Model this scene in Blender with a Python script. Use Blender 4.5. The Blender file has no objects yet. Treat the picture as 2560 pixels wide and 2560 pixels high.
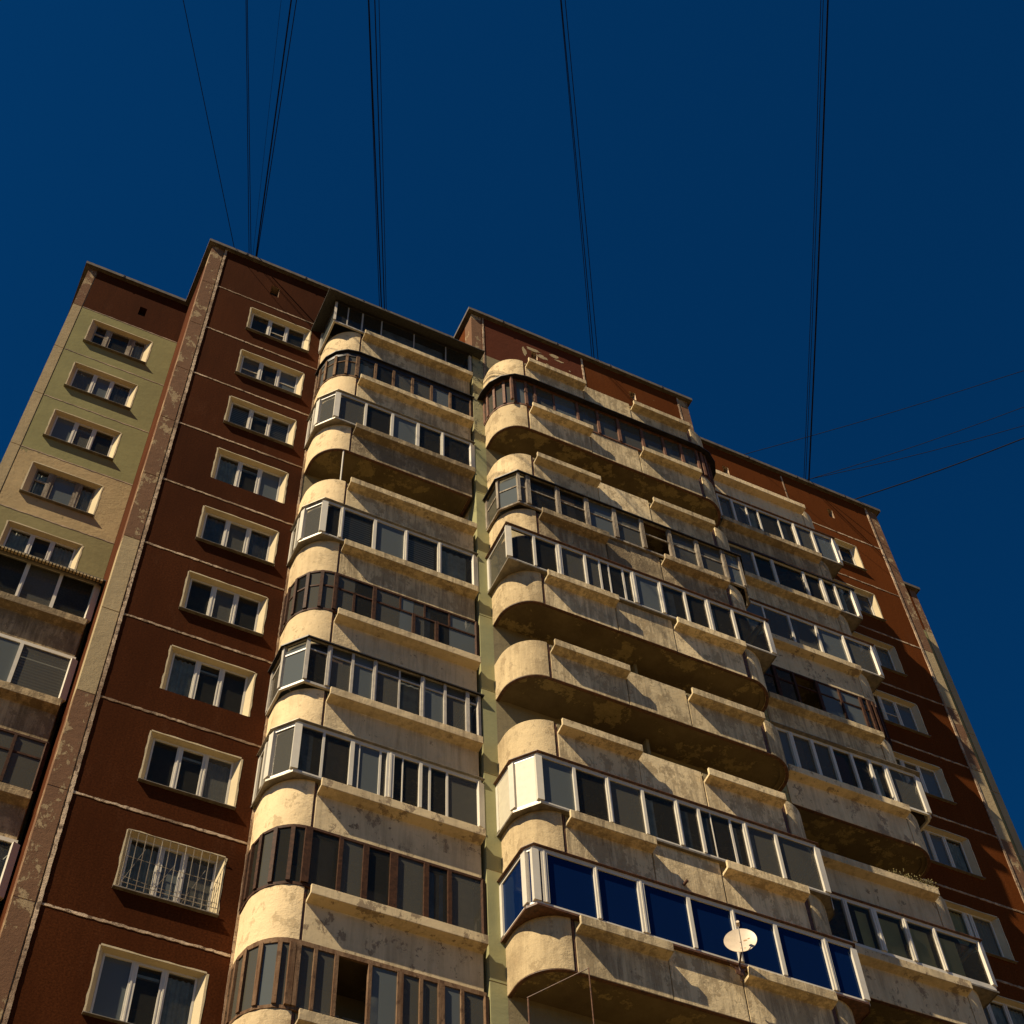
import bpy, math, random
from mathutils import Vector, Matrix
random.seed(7)
sc = bpy.context.scene
col = sc.collection
ZO = 20.72          # world height of the reference slab joint (joint 10)
H = 2.8             # storey height

# ------------------------------------------------------------ camera
cd = bpy.data.cameras.new('camera'); cam = bpy.data.objects.new('camera', cd); col.objects.link(cam)
R = ((0.90244579, -0.42939864, -0.03476193), (0.33978792, 0.75906961, -0.55529946), (0.26483156, 0.48931598, 0.83092365))
m = Matrix(((R[0][0], -R[1][0], -R[2][0]), (R[0][1], -R[1][1], -R[2][1]), (R[0][2], -R[1][2], -R[2][2])))
cam.matrix_world = Matrix.Translation((-1.562, -22.188, -19.118 + ZO)) @ m.to_4x4()
cd.sensor_width = 36; cd.lens = 3856.63 / 2560 * 36; cd.clip_start = .1; cd.clip_end = 3000
sc.camera = cam

# ------------------------------------------------------------ light
SUN = Vector((1.0, .33, -1.12)).normalized()     # the way the light travels
elev = math.asin(-SUN.z); rotz = math.atan2(-SUN.x, -SUN.y)
w = bpy.data.worlds.new('World'); sc.world = w; w.use_nodes = True
nt = w.node_tree; nt.nodes.clear()
sky = nt.nodes.new('ShaderNodeTexSky'); sky.sky_type = 'NISHITA'; sky.sun_disc = False
sky.sun_elevation = elev; sky.sun_rotation = rotz; sky.altitude = 2500; sky.air_density = .8; sky.dust_density = .1; sky.ozone_density = 6
tint = nt.nodes.new('ShaderNodeMix'); tint.data_type = 'RGBA'; tint.blend_type = 'MULTIPLY'; tint.inputs[0].default_value = 1
tint.inputs[7].default_value = (.03, .60, .92, 1)
bg = nt.nodes.new('ShaderNodeBackground'); bg.inputs[1].default_value = .05
wo = nt.nodes.new('ShaderNodeOutputWorld')
nt.links.new(sky.outputs[0], tint.inputs[6]); nt.links.new(tint.outputs[2], bg.inputs[0]); nt.links.new(bg.outputs[0], wo.inputs[0])
ld = bpy.data.lights.new('sun', 'SUN'); ld.energy = 5.0; ld.angle = math.radians(.5); ld.color = (1, .85, .62)
sun = bpy.data.objects.new('sun', ld); col.objects.link(sun)
sun.rotation_euler = SUN.to_track_quat('-Z', 'Y').to_euler(); sun.location = (-30, -20, 60)
sc.view_settings.view_transform = 'Standard'; sc.view_settings.look = 'None'
sc.view_settings.exposure = 0.62; sc.view_settings.gamma = 1
sc.cycles.use_denoising = True; sc.cycles.max_bounces = 6; sc.cycles.transparent_max_bounces = 12
sc.cycles.diffuse_bounces = 3; sc.cycles.glossy_bounces = 3; sc.cycles.caustics_reflective = False; sc.cycles.caustics_refractive = False

# ------------------------------------------------------------ materials
def nodes(name):
    m = bpy.data.materials.new(name); m.use_nodes = True
    t = m.node_tree; return m, t, t.nodes['Principled BSDF']
def noise(t, scale, detail=5, rough=.6, stretch=(1, 1, 1), dist=0.):
    tc = t.nodes.new('ShaderNodeTexCoord'); mp = t.nodes.new('ShaderNodeMapping'); mp.inputs['Scale'].default_value = stretch
    n = t.nodes.new('ShaderNodeTexNoise'); n.inputs['Scale'].default_value = scale; n.inputs['Detail'].default_value = detail
    n.inputs['Roughness'].default_value = rough; n.inputs['Distortion'].default_value = dist
    t.links.new(tc.outputs['Object'], mp.inputs[0]); t.links.new(mp.outputs[0], n.inputs['Vector']); return n.outputs['Fac']
def ramp(t, src, a, b):
    r = t.nodes.new('ShaderNodeMapRange'); r.inputs[1].default_value = a; r.inputs[2].default_value = b; r.clamp = True
    t.links.new(src, r.inputs[0]); return r.outputs[0]
def mix(t, fac, a, b, mode='MIX'):
    x = t.nodes.new('ShaderNodeMix'); x.data_type = 'RGBA'; x.blend_type = mode
    if isinstance(fac, (int, float)): x.inputs[0].default_value = fac
    else: t.links.new(fac, x.inputs[0])
    for i, c in ((6, a), (7, b)):
        if isinstance(c, tuple): x.inputs[i].default_value = (*c, 1)
        else: t.links.new(c, x.inputs[i])
    return x.outputs[2]
def math_(t, op, a, b):
    n = t.nodes.new('ShaderNodeMath'); n.operation = op
    for i, c in ((0, a), (1, b)):
        if isinstance(c, (int, float)): n.inputs[i].default_value = c
        else: t.links.new(c, n.inputs[i])
    return n.outputs[0]
def bump(t, b, src, s, d):
    n = t.nodes.new('ShaderNodeBump'); n.inputs['Strength'].default_value = s; n.inputs['Distance'].default_value = d
    t.links.new(src, n.inputs['Height']); t.links.new(n.outputs[0], b.inputs['Normal'])
def simple(name, c, rough=.6, metal=0., var=.12, vs=6, spec=.5):
    m, t, b = nodes(name)
    n = noise(t, vs, 6, .65)
    d = tuple(x * (1 - var * 2) for x in c); l = tuple(min(1, x * (1 + var)) for x in c)
    t.links.new(mix(t, ramp(t, n, .3, .7), d, l), b.inputs['Base Color'])
    b.inputs['Roughness'].default_value = rough; b.inputs['Metallic'].default_value = metal; b.inputs['Specular IOR Level'].default_value = spec
    return m
def concrete(name, base, stain, peel=None, peel_t=(.56, .6), stain_t=(.45, .75), streak=.5, ps=1.1, rnd=.16, spots=None, bs=.5, seed=0.):
    m, t, b = nodes(name)
    base2 = tuple(x * .82 for x in base)
    c = mix(t, ramp(t, noise(t, .9, 7, .62), .35, .65), base2, base)
    st = noise(t, 1.3, 10, .75, (5.5, 5.5, .38))
    lg = noise(t, .55 + seed, 6, .65)
    f = ramp(t, math_(t, 'ADD', math_(t, 'MULTIPLY', st, streak), math_(t, 'MULTIPLY', lg, 1 - streak)), *stain_t)
    c = mix(t, f, c, stain)
    if peel:
        pn = noise(t, ps, 12, .74, (1.25, 1.25, .8), .1)
        w0 = peel_t[0]
        c = mix(t, math_(t, 'MULTIPLY', ramp(t, pn, w0 - .022, w0), .55), c, tuple(x * .42 for x in base))  # dark rim round the flakes: dirt plus painted edge shadow
        c = mix(t, ramp(t, pn, *peel_t), c, mix(t, ramp(t, noise(t, 7, 6, .7), .35, .65), tuple(x * .72 for x in peel), peel))
    if spots:
        sn = noise(t, 3.4, 8, .75, (1.1, 1.1, .8), .2)
        c = mix(t, ramp(t, sn, .615, .635), c, spots)
    fine = noise(t, 28, 4, .7)
    c = mix(t, ramp(t, fine, .2, .8), mix(t, .5, c, tuple(x * .75 for x in base)), c)
    if rnd:
        oi = t.nodes.new('ShaderNodeObjectInfo')
        g = ramp(t, oi.outputs['Random'], 0, 1)
        hs = t.nodes.new('ShaderNodeHueSaturation'); t.links.new(math_(t, 'ADD', math_(t, 'MULTIPLY', g, rnd * 2), 1 - rnd), hs.inputs['Value'])
        t.links.new(c, hs.inputs['Color']); c = hs.outputs[0]
    t.links.new(c, b.inputs['Base Color']); b.inputs['Roughness'].default_value = .92; b.inputs['Specular IOR Level'].default_value = .08
    bump(t, b, math_(t, 'ADD', math_(t, 'MULTIPLY', fine, .3), noise(t, 5, 9, .7)), bs, .03)
    return m
M = {}
def plaster(name, a, bcol, grain=24):
    m, t, b = nodes(name)
    c = mix(t, ramp(t, noise(t, .5, 6, .6, (1.6, 1.6, .6)), .35, .7), a, bcol)
    stk = noise(t, 1.4, 8, .7, (4, 4, .25)); c = mix(t, math_(t, 'MULTIPLY', ramp(t, stk, .5, .72), .45), c, tuple(x * .45 for x in a))
    pale = noise(t, .8, 8, .7, (1.5, 1.5, .5)); c = mix(t, math_(t, 'MULTIPLY', ramp(t, pale, .56, .75), .28), c, (.22, .10, .05))
    g = noise(t, grain, 3, .6)
    c = mix(t, ramp(t, g, .3, .75), tuple(x * .55 for x in a), c)
    sp = noise(t, 9, 2, .5); c = mix(t, ramp(t, sp, .78, .8), c, (.32, .22, .12))
    tc = t.nodes.new('ShaderNodeTexCoord'); sx = t.nodes.new('ShaderNodeSeparateXYZ'); t.links.new(tc.outputs['Object'], sx.inputs[0])
    fl = math_(t, 'FLOOR', math_(t, 'DIVIDE', math_(t, 'SUBTRACT', sx.outputs[2], 1.12), 2.8), 0)
    wn = t.nodes.new('ShaderNodeTexWhiteNoise'); wn.noise_dimensions = '1D'; t.links.new(fl, wn.inputs['W'])
    hs = t.nodes.new('ShaderNodeHueSaturation'); t.links.new(math_(t, 'ADD', math_(t, 'MULTIPLY', wn.outputs['Value'], .32), .82), hs.inputs['Value']); t.links.new(c, hs.inputs['Color']); c = hs.outputs[0]
    t.links.new(c, b.inputs['Base Color']); b.inputs['Roughness'].default_value = .95; b.inputs['Specular IOR Level'].default_value = .03
    bump(t, b, g, .22, .015); return m
M['brown'] = plaster('brown_pebbledash', (.063, .0168, .0042), (.096, .0268, .0070))
M['rust'] = plaster('rust_red_pebbledash', (.135, .036, .0068), (.185, .051, .0095))
M['flank'] = plaster('rust_brown_flank', (.095, .027, .008), (.13, .038, .012))
M['brownpeel'] = concrete('brown_paint_flaking', (.11, .026, .008), (.08, .02, .008), peel=(.42, .30, .17), peel_t=(.66, .67), ps=1.9, rnd=0, streak=.2)
M['green'] = concrete('green_plaster', (.30, .27, .115), (.20, .18, .085), streak=.4, rnd=0, bs=.3)
M['ochre'] = concrete('ochre_plaster_worn', (.50, .36, .18), (.36, .27, .13), peel=(.24, .22, .10), peel_t=(.58, .60), ps=.75, rnd=0, bs=.6)
M['olive'] = concrete('olive_plaster', (.30, .25, .11), (.21, .18, .08), streak=.4, rnd=0, bs=.35)
M['column'] = concrete('green_column_paint', (.36, .34, .165), (.27, .25, .13), streak=.3, rnd=0, bs=.25, spots=None)
M['columnworn'] = concrete('green_column_paint_worn', (.40, .36, .19), (.28, .25, .14), streak=.3, rnd=0, bs=.8, peel=(.06, .06, .05), peel_t=(.55, .58), ps=3.2)
M['pilbrown'] = concrete('brown_pilaster_paint', (.215, .115, .062), (.17, .088, .048), peel=(.50, .37, .20), peel_t=(.545, .555), ps=1.6, rnd=0, streak=.2)
M['pilcream'] = concrete('bare_concrete_pilaster', (.46, .35, .19), (.34, .26, .14), peel=(.20, .10, .05), peel_t=(.66, .68), ps=1.4, rnd=0)
M['cream'] = concrete('cream_concrete', (.77, .60, .35), (.29, .21, .12), stain_t=(.475, .65), streak=.6, bs=.9, spots=(.22, .155, .085))
M['curve'] = concrete('sunbleached_concrete', (.80, .61, .345), (.42, .30, .16), stain_t=(.52, .72), streak=.45, peel=(.52, .385, .21), peel_t=(.57, .60), ps=2.8, bs=.7)
M['curvedirty'] = concrete('worn_rounded_concrete', (.68, .52, .29), (.29, .21, .115), stain_t=(.475, .64), streak=.45, peel=(.42, .305, .165), peel_t=(.56, .58), ps=2.8, bs=.8)
M['creamspot'] = concrete('cream_concrete_flaking', (.78, .61, .355), (.32, .235, .135), stain_t=(.47, .66), spots=(.16, .11, .07), peel=(.27, .19, .12), peel_t=(.575, .585), ps=2.0, bs=.4)
M['dirty'] = concrete('weathered_concrete', (.80, .625, .355), (.23, .17, .10), stain_t=(.465, .585), streak=.62, peel=(.42, .31, .17), peel_t=(.545, .56), ps=2.6, spots=(.20, .145, .085), bs=.5)
M['grime'] = concrete('grimy_concrete', (.58, .44, .25), (.13, .095, .055), stain_t=(.43, .57), streak=.55, peel=(.20, .145, .085), peel_t=(.52, .535), ps=2.4, bs=1.)
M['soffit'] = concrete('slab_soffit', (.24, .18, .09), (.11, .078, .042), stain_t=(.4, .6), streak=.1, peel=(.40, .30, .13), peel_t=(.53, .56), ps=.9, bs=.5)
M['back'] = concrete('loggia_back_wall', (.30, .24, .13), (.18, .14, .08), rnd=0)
M['mortar'] = concrete('joint_mortar', (.66, .49, .32), (.16, .09, .05), stain_t=(.44, .56), streak=.1, peel=(.09, .045, .025), peel_t=(.54, .57), ps=5, rnd=0, bs=1)
M['mortarthin'] = simple('joint_mortar_thin', (.42, .30, .19), .9, var=.35, vs=3)
M['dark'] = simple('dark_gap', (.02, .015, .012), .9)
M['reveal'] = concrete('cream_reveal', (.66, .54, .33), (.5, .40, .24), rnd=0, bs=.3)
M['revealblue'] = concrete('pale_reveal', (.42, .36, .27), (.30, .26, .2), rnd=0, bs=.3)
M['capping'] = simple('roof_capping', (.12, .095, .065), .8, var=.3)
M['tin'] = simple('rusty_tin_edge', (.13, .055, .022), .6, var=.4, vs=12)
M['infill'] = simple('cream_infill_sheet', (.55, .49, .35), .6, var=.06)
M['greytin'] = simple('grey_tin', (.26, .22, .16), .5, .3, var=.25)
M['white'] = simple('white_plastic_frame', (.66, .60, .48), .4, var=.04)
M['wood'] = simple('brown_painted_wood', (.062, .026, .012), .7, var=.35, vs=14, spec=.15)
M['oldwood'] = concrete('weathered_wood', (.24, .15, .085), (.07, .030, .014), stain_t=(.42, .58), streak=.8, ps=6, peel=(.07, .035, .02), peel_t=(.55, .6), rnd=.1)
M['oldgrey'] = concrete('flaking_grey_wood', (.42, .36, .27), (.12, .08, .05), stain_t=(.44, .58), streak=.85, ps=7, peel=(.16, .11, .07), peel_t=(.56, .62), rnd=.1)
M['rotwood'] = simple('reddish_raw_wood', (.16, .062, .024), .8, var=.35, vs=10)
M['steel'] = simple('grey_painted_steel', (.46, .41, .33), .45, var=.12)
M['darkmetal'] = simple('dark_sheet_metal', (.035, .030, .026), .55, .2, var=.3)
M['corrug'] = simple('grey_roof_sheet', (.06, .055, .045), .8, var=.3, vs=20)
M['cable'] = simple('black_cable', (.008, .008, .009), .9, spec=.1)
M['dish'] = simple('cream_dish_paint', (.60, .48, .33), .45, var=.08)
M['rustspot'] = simple('rust', (.50, .30, .14), .8, var=.3)
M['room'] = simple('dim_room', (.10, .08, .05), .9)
M['curtain'] = simple('net_curtain', (.60, .58, .50), .9, var=.2, vs=3)
M['greycurtain'] = simple('dim_grey_curtain', (.28, .27, .24), .9, var=.3, vs=3)
M['bluecurtain'] = simple('blue_grey_curtain', (.16, .20, .25), .9, var=.2, vs=3)
M['yellow'] = simple('yellow_pane_reflection', (.85, .66, .26), .9, var=.08, vs=1)  # reflection of a sunlit building painted as yellow behind right-stack panes
M['redcloth'] = simple('dark_red_board', (.10, .014, .008), .8)
M['brownboard'] = simple('brown_board', (.22, .12, .055), .8)
M['card'] = simple('orange_cardboard', (.60, .24, .07), .8)
M['whitebox'] = simple('white_casing', (.75, .70, .60), .4, var=.04)
M['red'] = simple('red_sticker', (.5, .03, .02), .5)
M['grass'] = simple('dry_grass', (.20, .16, .05), .9, var=.3)
M['blind_or_reflection'] = None
def blindmat():
    m, t, b = nodes('slatted_blind')
    tc = t.nodes.new('ShaderNodeTexCoord'); wv = t.nodes.new('ShaderNodeTexWave'); wv.bands_direction = 'Z'; wv.inputs['Scale'].default_value = 3.4
    wv.inputs['Distortion'].default_value = .6
    t.links.new(tc.outputs['Object'], wv.inputs[0]); t.links.new(mix(t, wv.outputs['Fac'], (.08, .08, .08), (.36, .36, .34)), b.inputs['Base Color'])
    b.inputs['Roughness'].default_value = .8; return m
M['blind_or_reflection'] = blindmat()
def glassmat(name, tintc, refl, base, trans):
    m = bpy.data.materials.new(name); m.use_nodes = True; t = m.node_tree; t.nodes.clear()
    o = t.nodes.new('ShaderNodeOutputMaterial')
    tr = t.nodes.new('ShaderNodeBsdfTransparent'); tr.inputs[0].default_value = (*tintc, 1)
    df = t.nodes.new('ShaderNodeBsdfDiffuse'); df.inputs[0].default_value = (*base, 1)
    gl = t.nodes.new('ShaderNodeBsdfGlossy'); gl.inputs['Roughness'].default_value = .02; gl.inputs[0].default_value = (*refl, 1)
    fr = t.nodes.new('ShaderNodeFresnel'); fr.inputs[0].default_value = 1.42
    a = t.nodes.new('ShaderNodeMixShader'); a.inputs[0].default_value = trans
    t.links.new(df.outputs[0], a.inputs[1]); t.links.new(tr.outputs[0], a.inputs[2])
    b = t.nodes.new('ShaderNodeMixShader'); t.links.new(fr.outputs[0], b.inputs[0])
    t.links.new(a.outputs[0], b.inputs[1]); t.links.new(gl.outputs[0], b.inputs[2]); t.links.new(b.outputs[0], o.inputs[0])
    # faint waviness of old panes
    n = noise(t, 1.6, 2, .5); bp_ = t.nodes.new('ShaderNodeBump'); bp_.inputs['Strength'].default_value = .08; bp_.inputs['Distance'].default_value = .05
    t.links.new(n, bp_.inputs['Height']); t.links.new(bp_.outputs[0], gl.inputs['Normal'])
    return m
M['glass'] = glassmat('window_glass', (.80, .84, .80), (.75, .62, .48), (.085, .078, .056), .78)
M['dirtyglass'] = glassmat('dusty_glass', (.7, .7, .65), (.8, .7, .6), (.16, .15, .115), .55)
M['greyglass'] = glassmat('grey_hazy_glass', (.6, .65, .65), (.9, .85, .8), (.15, .165, .155), .35)
M['blueglass'] = glassmat('blue_mirror_glass', (.02, .05, .16), (.35, .5, .7), (.0035, .017, .078), .3)
M['ground'] = concrete('dry_ground', (.16, .12, .065), (.12, .09, .05), ps=.2, rnd=0)

# ------------------------------------------------------------ mesh helper
class MB:
    def __init__(s, off=(0, 0, ZO)): s.v = []; s.f = []; s.mi = []; s.off = off
    def face(s, pts, mi=0):
        i = len(s.v); s.v += [tuple(p) for p in pts]; s.f.append(tuple(range(i, i + len(pts)))); s.mi.append(mi)
    def box(s, x0, x1, y0, y1, z0, z1, mi=0):
        i = len(s.v)
        s.v += [(x0, y0, z0), (x1, y0, z0), (x1, y1, z0), (x0, y1, z0), (x0, y0, z1), (x1, y0, z1), (x1, y1, z1), (x0, y1, z1)]
        for q in ((0, 3, 2, 1), (4, 5, 6, 7), (0, 1, 5, 4), (1, 2, 6, 5), (2, 3, 7, 6), (3, 0, 4, 7)):
            s.f.append(tuple(i + k for k in q)); s.mi.append(mi)
    def ribbon(s, pa, pb, z0, z1, mi=0):
        """solid between two plan polylines of equal length; z0/z1 numbers"""
        n = len(pa); i = len(s.v)
        for z in (z0, z1):
            s.v += [(p[0], p[1], z) for p in pa]; s.v += [(p[0], p[1], z) for p in pb]
        A0, B0, A1, B1 = i, i + n, i + 2 * n, i + 3 * n
        for k in range(n - 1):
            for q in ((A0 + k, A0 + k + 1, A1 + k + 1, A1 + k), (B0 + k + 1, B0 + k, B1 + k, B1 + k + 1), (A1 + k, A1 + k + 1, B1 + k + 1, B1 + k), (A0 + k + 1, A0 + k, B0 + k, B0 + k + 1)):
                s.f.append(q); s.mi.append(mi)
        s.f.append((A0, A1, B1, B0)); s.mi.append(mi)
        e = n - 1; s.f.append((A0 + e, B0 + e, B1 + e, A1 + e)); s.mi.append(mi)
    def prism(s, poly, z0, z1, mi=0):
        n = len(poly); i = len(s.v)
        s.v += [(p[0], p[1], z0) for p in poly] + [(p[0], p[1], z1) for p in poly]
        s.f.append(tuple(i + k for k in range(n))[::-1]); s.mi.append(mi)
        s.f.append(tuple(i + n + k for k in range(n))); s.mi.append(mi)
        for k in range(n):
            j = (k + 1) % n; s.f.append((i + k, i + j, i + n + j, i + n + k)); s.mi.append(mi)
    def xprism(s, prof, x0, x1, mi=0, mi_end=None):
        """profile (y,z) closed, extruded along x"""
        n = len(prof); i = len(s.v); me = mi if mi_end is None else mi_end
        s.v += [(x0, p[0], p[1]) for p in prof] + [(x1, p[0], p[1]) for p in prof]
        s.f.append(tuple(i + k for k in range(n))); s.mi.append(me)
        s.f.append(tuple(i + n + k for k in range(n))[::-1]); s.mi.append(me)
        for k in range(n):
            j = (k + 1) % n; s.f.append((i + k, i + n + k, i + n + j, i + j)); s.mi.append(mi)
    def tube(s, pts, r, seg=6, mi=0):
        pts = [Vector(p) for p in pts]; i = len(s.v); n = len(pts)
        for k, p in enumerate(pts):
            d = (pts[min(k + 1, n - 1)] - pts[max(k - 1, 0)]).normalized()
            a = d.orthogonal().normalized() if k == 0 else (a - d * a.dot(d)).normalized()
            b = d.cross(a)
            for q in range(seg):
                t = 2 * math.pi * q / seg; s.v.append(tuple(p + (a * math.cos(t) + b * math.sin(t)) * r))
        for k in range(n - 1):
            for q in range(seg):
                s.f.append((i + k * seg + q, i + k * seg + (q + 1) % seg, i + (k + 1) * seg + (q + 1) % seg, i + (k + 1) * seg + q)); s.mi.append(mi)
        s.f.append(tuple(i + q for q in range(seg))[::-1]); s.mi.append(mi)
        s.f.append(tuple(i + (n - 1) * seg + q for q in range(seg))); s.mi.append(mi)
    def build(s, name, mats, parent=None, label=None, bevel=0, recalc=True):
        if not isinstance(mats, (list, tuple)): mats = [mats]
        ox = parent['_o'] if parent else (0, 0, 0)
        me = bpy.data.meshes.new(name)
        me.from_pydata([(x - ox[0] + s.off[0], y - ox[1] + s.off[1], z - ox[2] + s.off[2]) for x, y, z in s.v], [], s.f)
        for mm in mats: me.materials.append(M[mm])
        me.polygons.foreach_set('material_index', s.mi); me.polygons.foreach_set('use_smooth', [True] * len(s.f))
        import bmesh
        bm = bmesh.new(); bm.from_mesh(me); bmesh.ops.remove_doubles(bm, verts=bm.verts, dist=1e-5)
        recalc and bmesh.ops.recalc_face_normals(bm, faces=bm.faces); bm.to_mesh(me); bm.free()
        me.set_sharp_from_angle(angle=math.radians(28)); me.update()
        o = bpy.data.objects.new(name, me); col.objects.link(o)
        if parent: o.parent = parent; o['_o'] = parent['_o']
        if label: o['label'] = label
        if bevel:
            b = o.modifiers.new('bevel', 'BEVEL'); b.width = bevel; b.segments = 2; b.limit_method = 'ANGLE'; b.angle_limit = math.radians(50)
        return o
def thing(name, loc, label, cat, group=None):
    o = bpy.data.objects.new(name, None); col.objects.link(o); o.location = loc; o['_o'] = tuple(loc)
    o['label'] = label; o['category'] = cat
    if group: o['group'] = group
    return o
def tag(o, label, cat, group=None):
    o['label'] = label; o['category'] = cat
    if group: o['group'] = group
def zj(k): return (10 - k) * H          # height of joint k in the reference frame
def off(path, t):
    """offset a plan polyline, outside = right-hand of travel turned (dy,-dx)"""
    out = []
    for i, p in enumerate(path):
        ns = []
        for a, b in ((i - 1, i), (i, i + 1)):
            if a >= 0 and b < len(path):
                dx, dy = path[b][0] - path[a][0], path[b][1] - path[a][1]; l = math.hypot(dx, dy); ns.append((dy / l, -dx / l))
        if len(ns) == 2:
            n = (ns[0][0] + ns[1][0], ns[0][1] + ns[1][1]); l = math.hypot(*n); n = (n[0] / l, n[1] / l)
            c = max(.35, n[0] * ns[0][0] + n[1] * ns[0][1]); n = (n[0] / c, n[1] / c)
        else: n = ns[0]
        out.append((p[0] + n[0] * t, p[1] + n[1] * t))
    return out

# ------------------------------------------------------------ ground
g = MB((0, 0, 0)); g.face([(-1500, -1500, 0), (1500, -1500, 0), (1500, 1500, 0), (-1500, 1500, 0)])
go = g.build('ground', 'ground'); go['kind'] = 'structure'

# ------------------------------------------------------------ building
BX = 12.84
bld = thing('apartment_building', (BX, 0, 0), 'tall brown and cream concrete panel apartment block with stacked rounded balconies', 'apartment building')
ZR = 27.82; ZB = -ZO + .02; DEPTH = 13.
YA, YB, YC = 2.42, 0., -1.25
XA, XB, XC, XC1, XD1, XE1 = -3.39, 0., 8.68, 17.0, 25.68, 29.07
def wall_mesh(x0, x1, y, xs, holes, rowmat, mats, left=None, right=None, extra=None, ztop=ZR):
    """front skin split on storey joints with openings cut out; side skins; closed back"""
    mb = MB()
    zs = {ZB, ztop} | {zj(k) for k in range(1, 18) if zj(k) > ZB}
    X = {x0, x1} | set(xs)
    for h in holes: X |= {h[0], h[1]}; zs |= {h[2], h[3]}
    X = sorted(X); Z = sorted(zs)
    for a, b in zip(X, X[1:]):
        for c, d in zip(Z, Z[1:]):
            mx, mz = (a + b) / 2, (c + d) / 2
            if any(h[0] < mx < h[1] and h[2] < mz < h[3] for h in holes): continue
            mb.face([(a, y, c), (b, y, c), (b, y, d), (a, y, d)], rowmat(mx, mz))
    for xx, mi in ((x0, left), (x1, right)):
        if mi is not None:
            lim = [ZB, zj(1), ztop]
            for c, d, q in ((ZB, zj(1), mi[0]), (zj(1), ztop, mi[1])):
                mb.face([(xx, y, c), (xx, DEPTH, c), (xx, DEPTH, d), (xx, y, d)], q)
    mb.face([(x0, DEPTH, ZB), (x1, DEPTH, ZB), (x1, DEPTH, ztop), (x0, DEPTH, ztop)], 0)
    return mb
def rowk(z):
    return int(math.ceil(10 - z / H)) if z < zj(1) else 1     # row k lies between joint k and joint k-1
def joints(mb, x0, x1, y, mi, ks=range(1, 18), hw=.022, pr=.012, jit=.006):
    for k in ks:
        if zj(k) < ZB: continue
        n = max(2, int((x1 - x0) / .09)); 
        tops = [(x0 + (x1 - x0) * i / n, zj(k) + hw + random.uniform(-jit, jit) * 1.4, zj(k) - hw + random.uniform(-jit, jit) * 1.4) for i in range(n + 1)]
        for (xa, ta, ba), (xb, tb, bb) in zip(tops, tops[1:]):
            mb.face([(xa, y - pr, ba), (xb, y - pr, bb), (xb, y - pr, tb), (xa, y - pr, ta)], mi)
            mb.face([(xa, y - pr, ba), (xa, y, ba - .004), (xb, y, bb - .004), (xb, y - pr, bb)], mi)
            mb.face([(xa, y - pr, ta), (xb, y - pr, tb), (xb, y, tb + .004), (xa, y, ta + .004)], mi)
def vseam(mb, x, y, z0, z1, mi, hw=.025, pr=.015):
    n = max(2, int((z1 - z0) / .1)); L = [(z0 + (z1 - z0) * i / n, x - hw + random.uniform(-.006, .006), x + hw + random.uniform(-.006, .006)) for i in range(n + 1)]
    for (za, la, ra), (zb_, lb, rb) in zip(L, L[1:]):
        mb.face([(la, y - pr, za), (ra, y - pr, za), (rb, y - pr, zb_), (lb, y - pr, zb_)], mi)
        mb.face([(la, y, za), (la, y - pr, za), (lb, y - pr, zb_), (lb, y, zb_)], mi)
        mb.face([(ra, y - pr, za), (ra, y, za), (rb, y, zb_), (rb, y - pr, zb_)], mi)

WIN = []                                        # (x0,x1,k,section)
def win_holes(x0, x1, ks): return [(x0, x1, zj(k) + .81, zj(k) + 2.27) for k in ks]
ventB = [(2.15, 2.43, zj(1) + .84, zj(1) + 1.48)]
ventA = [(-1.45, -1.22, zj(1) + .84, zj(1) + 1.40)]
ventC = [(10.87, 11.10, zj(1) + 1.16, zj(1) + 1.64), (14.6, 14.83, zj(1) + 1.16, zj(1) + 1.64)]
ventD = [(18.96, 19.2, zj(1) + .95, zj(1) + 1.54), (23.30, 23.52, zj(1) + .94, zj(1) + 1.47)]
def vents(mb, vs, y, mi, edge):
    for a, b, c, d in vs:
        e = y + .25
        mb.face([(a, y, c), (a, e, c), (a, e, d), (a, y, d)], edge); mb.face([(b, y, c), (b, e, c), (b, e, d), (b, y, d)], edge)
        mb.face([(a, y, c), (b, y, c), (b, e, c), (a, e, c)], edge); mb.face([(a, y, d), (b, y, d), (b, e, d), (a, e, d)], edge)
        mb.face([(a, e, c), (b, e, c), (b, e, d), (a, e, d)], mi)
bk = range(2, 17)
# A
h = win_holes(-2.64, -.74, range(2, 7)) + ventA
mb = wall_mesh(XA + .30, XB, YA, [], h, lambda x, z: 0 if z > zj(1) else (2 if rowk(z) == 5 else (3 if rowk(z) >= 6 else 1)), None)
joints(mb, XA + .30, XB, YA, 5, hw=.018, pr=.008, jit=.008); vents(mb, ventA, YA, 4, 0)
mb.build('recessed_left_wall', ['brown', 'green', 'ochre', 'olive', 'dark', 'mortarthin'], bld, 'brown topped green and ochre wall at far left')
# B
h = win_holes(1.69, 3.64, range(2, 17)) + ventB
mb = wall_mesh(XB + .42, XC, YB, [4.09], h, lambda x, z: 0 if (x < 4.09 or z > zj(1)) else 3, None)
joints(mb, XB + .44, 4.02, YB, 1, hw=.028, jit=.009); vents(mb, ventB, YB, 2, 1); vseam(mb, 4.06, YB, ZB, ZR - .1, 1); vseam(mb, .46, YB, ZB, ZR, 1, .036, .03)
mb.build('left_brown_wall', ['brown', 'mortar', 'dark', 'back'], bld, 'dark brown wall left of the first balcony stack')
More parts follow.
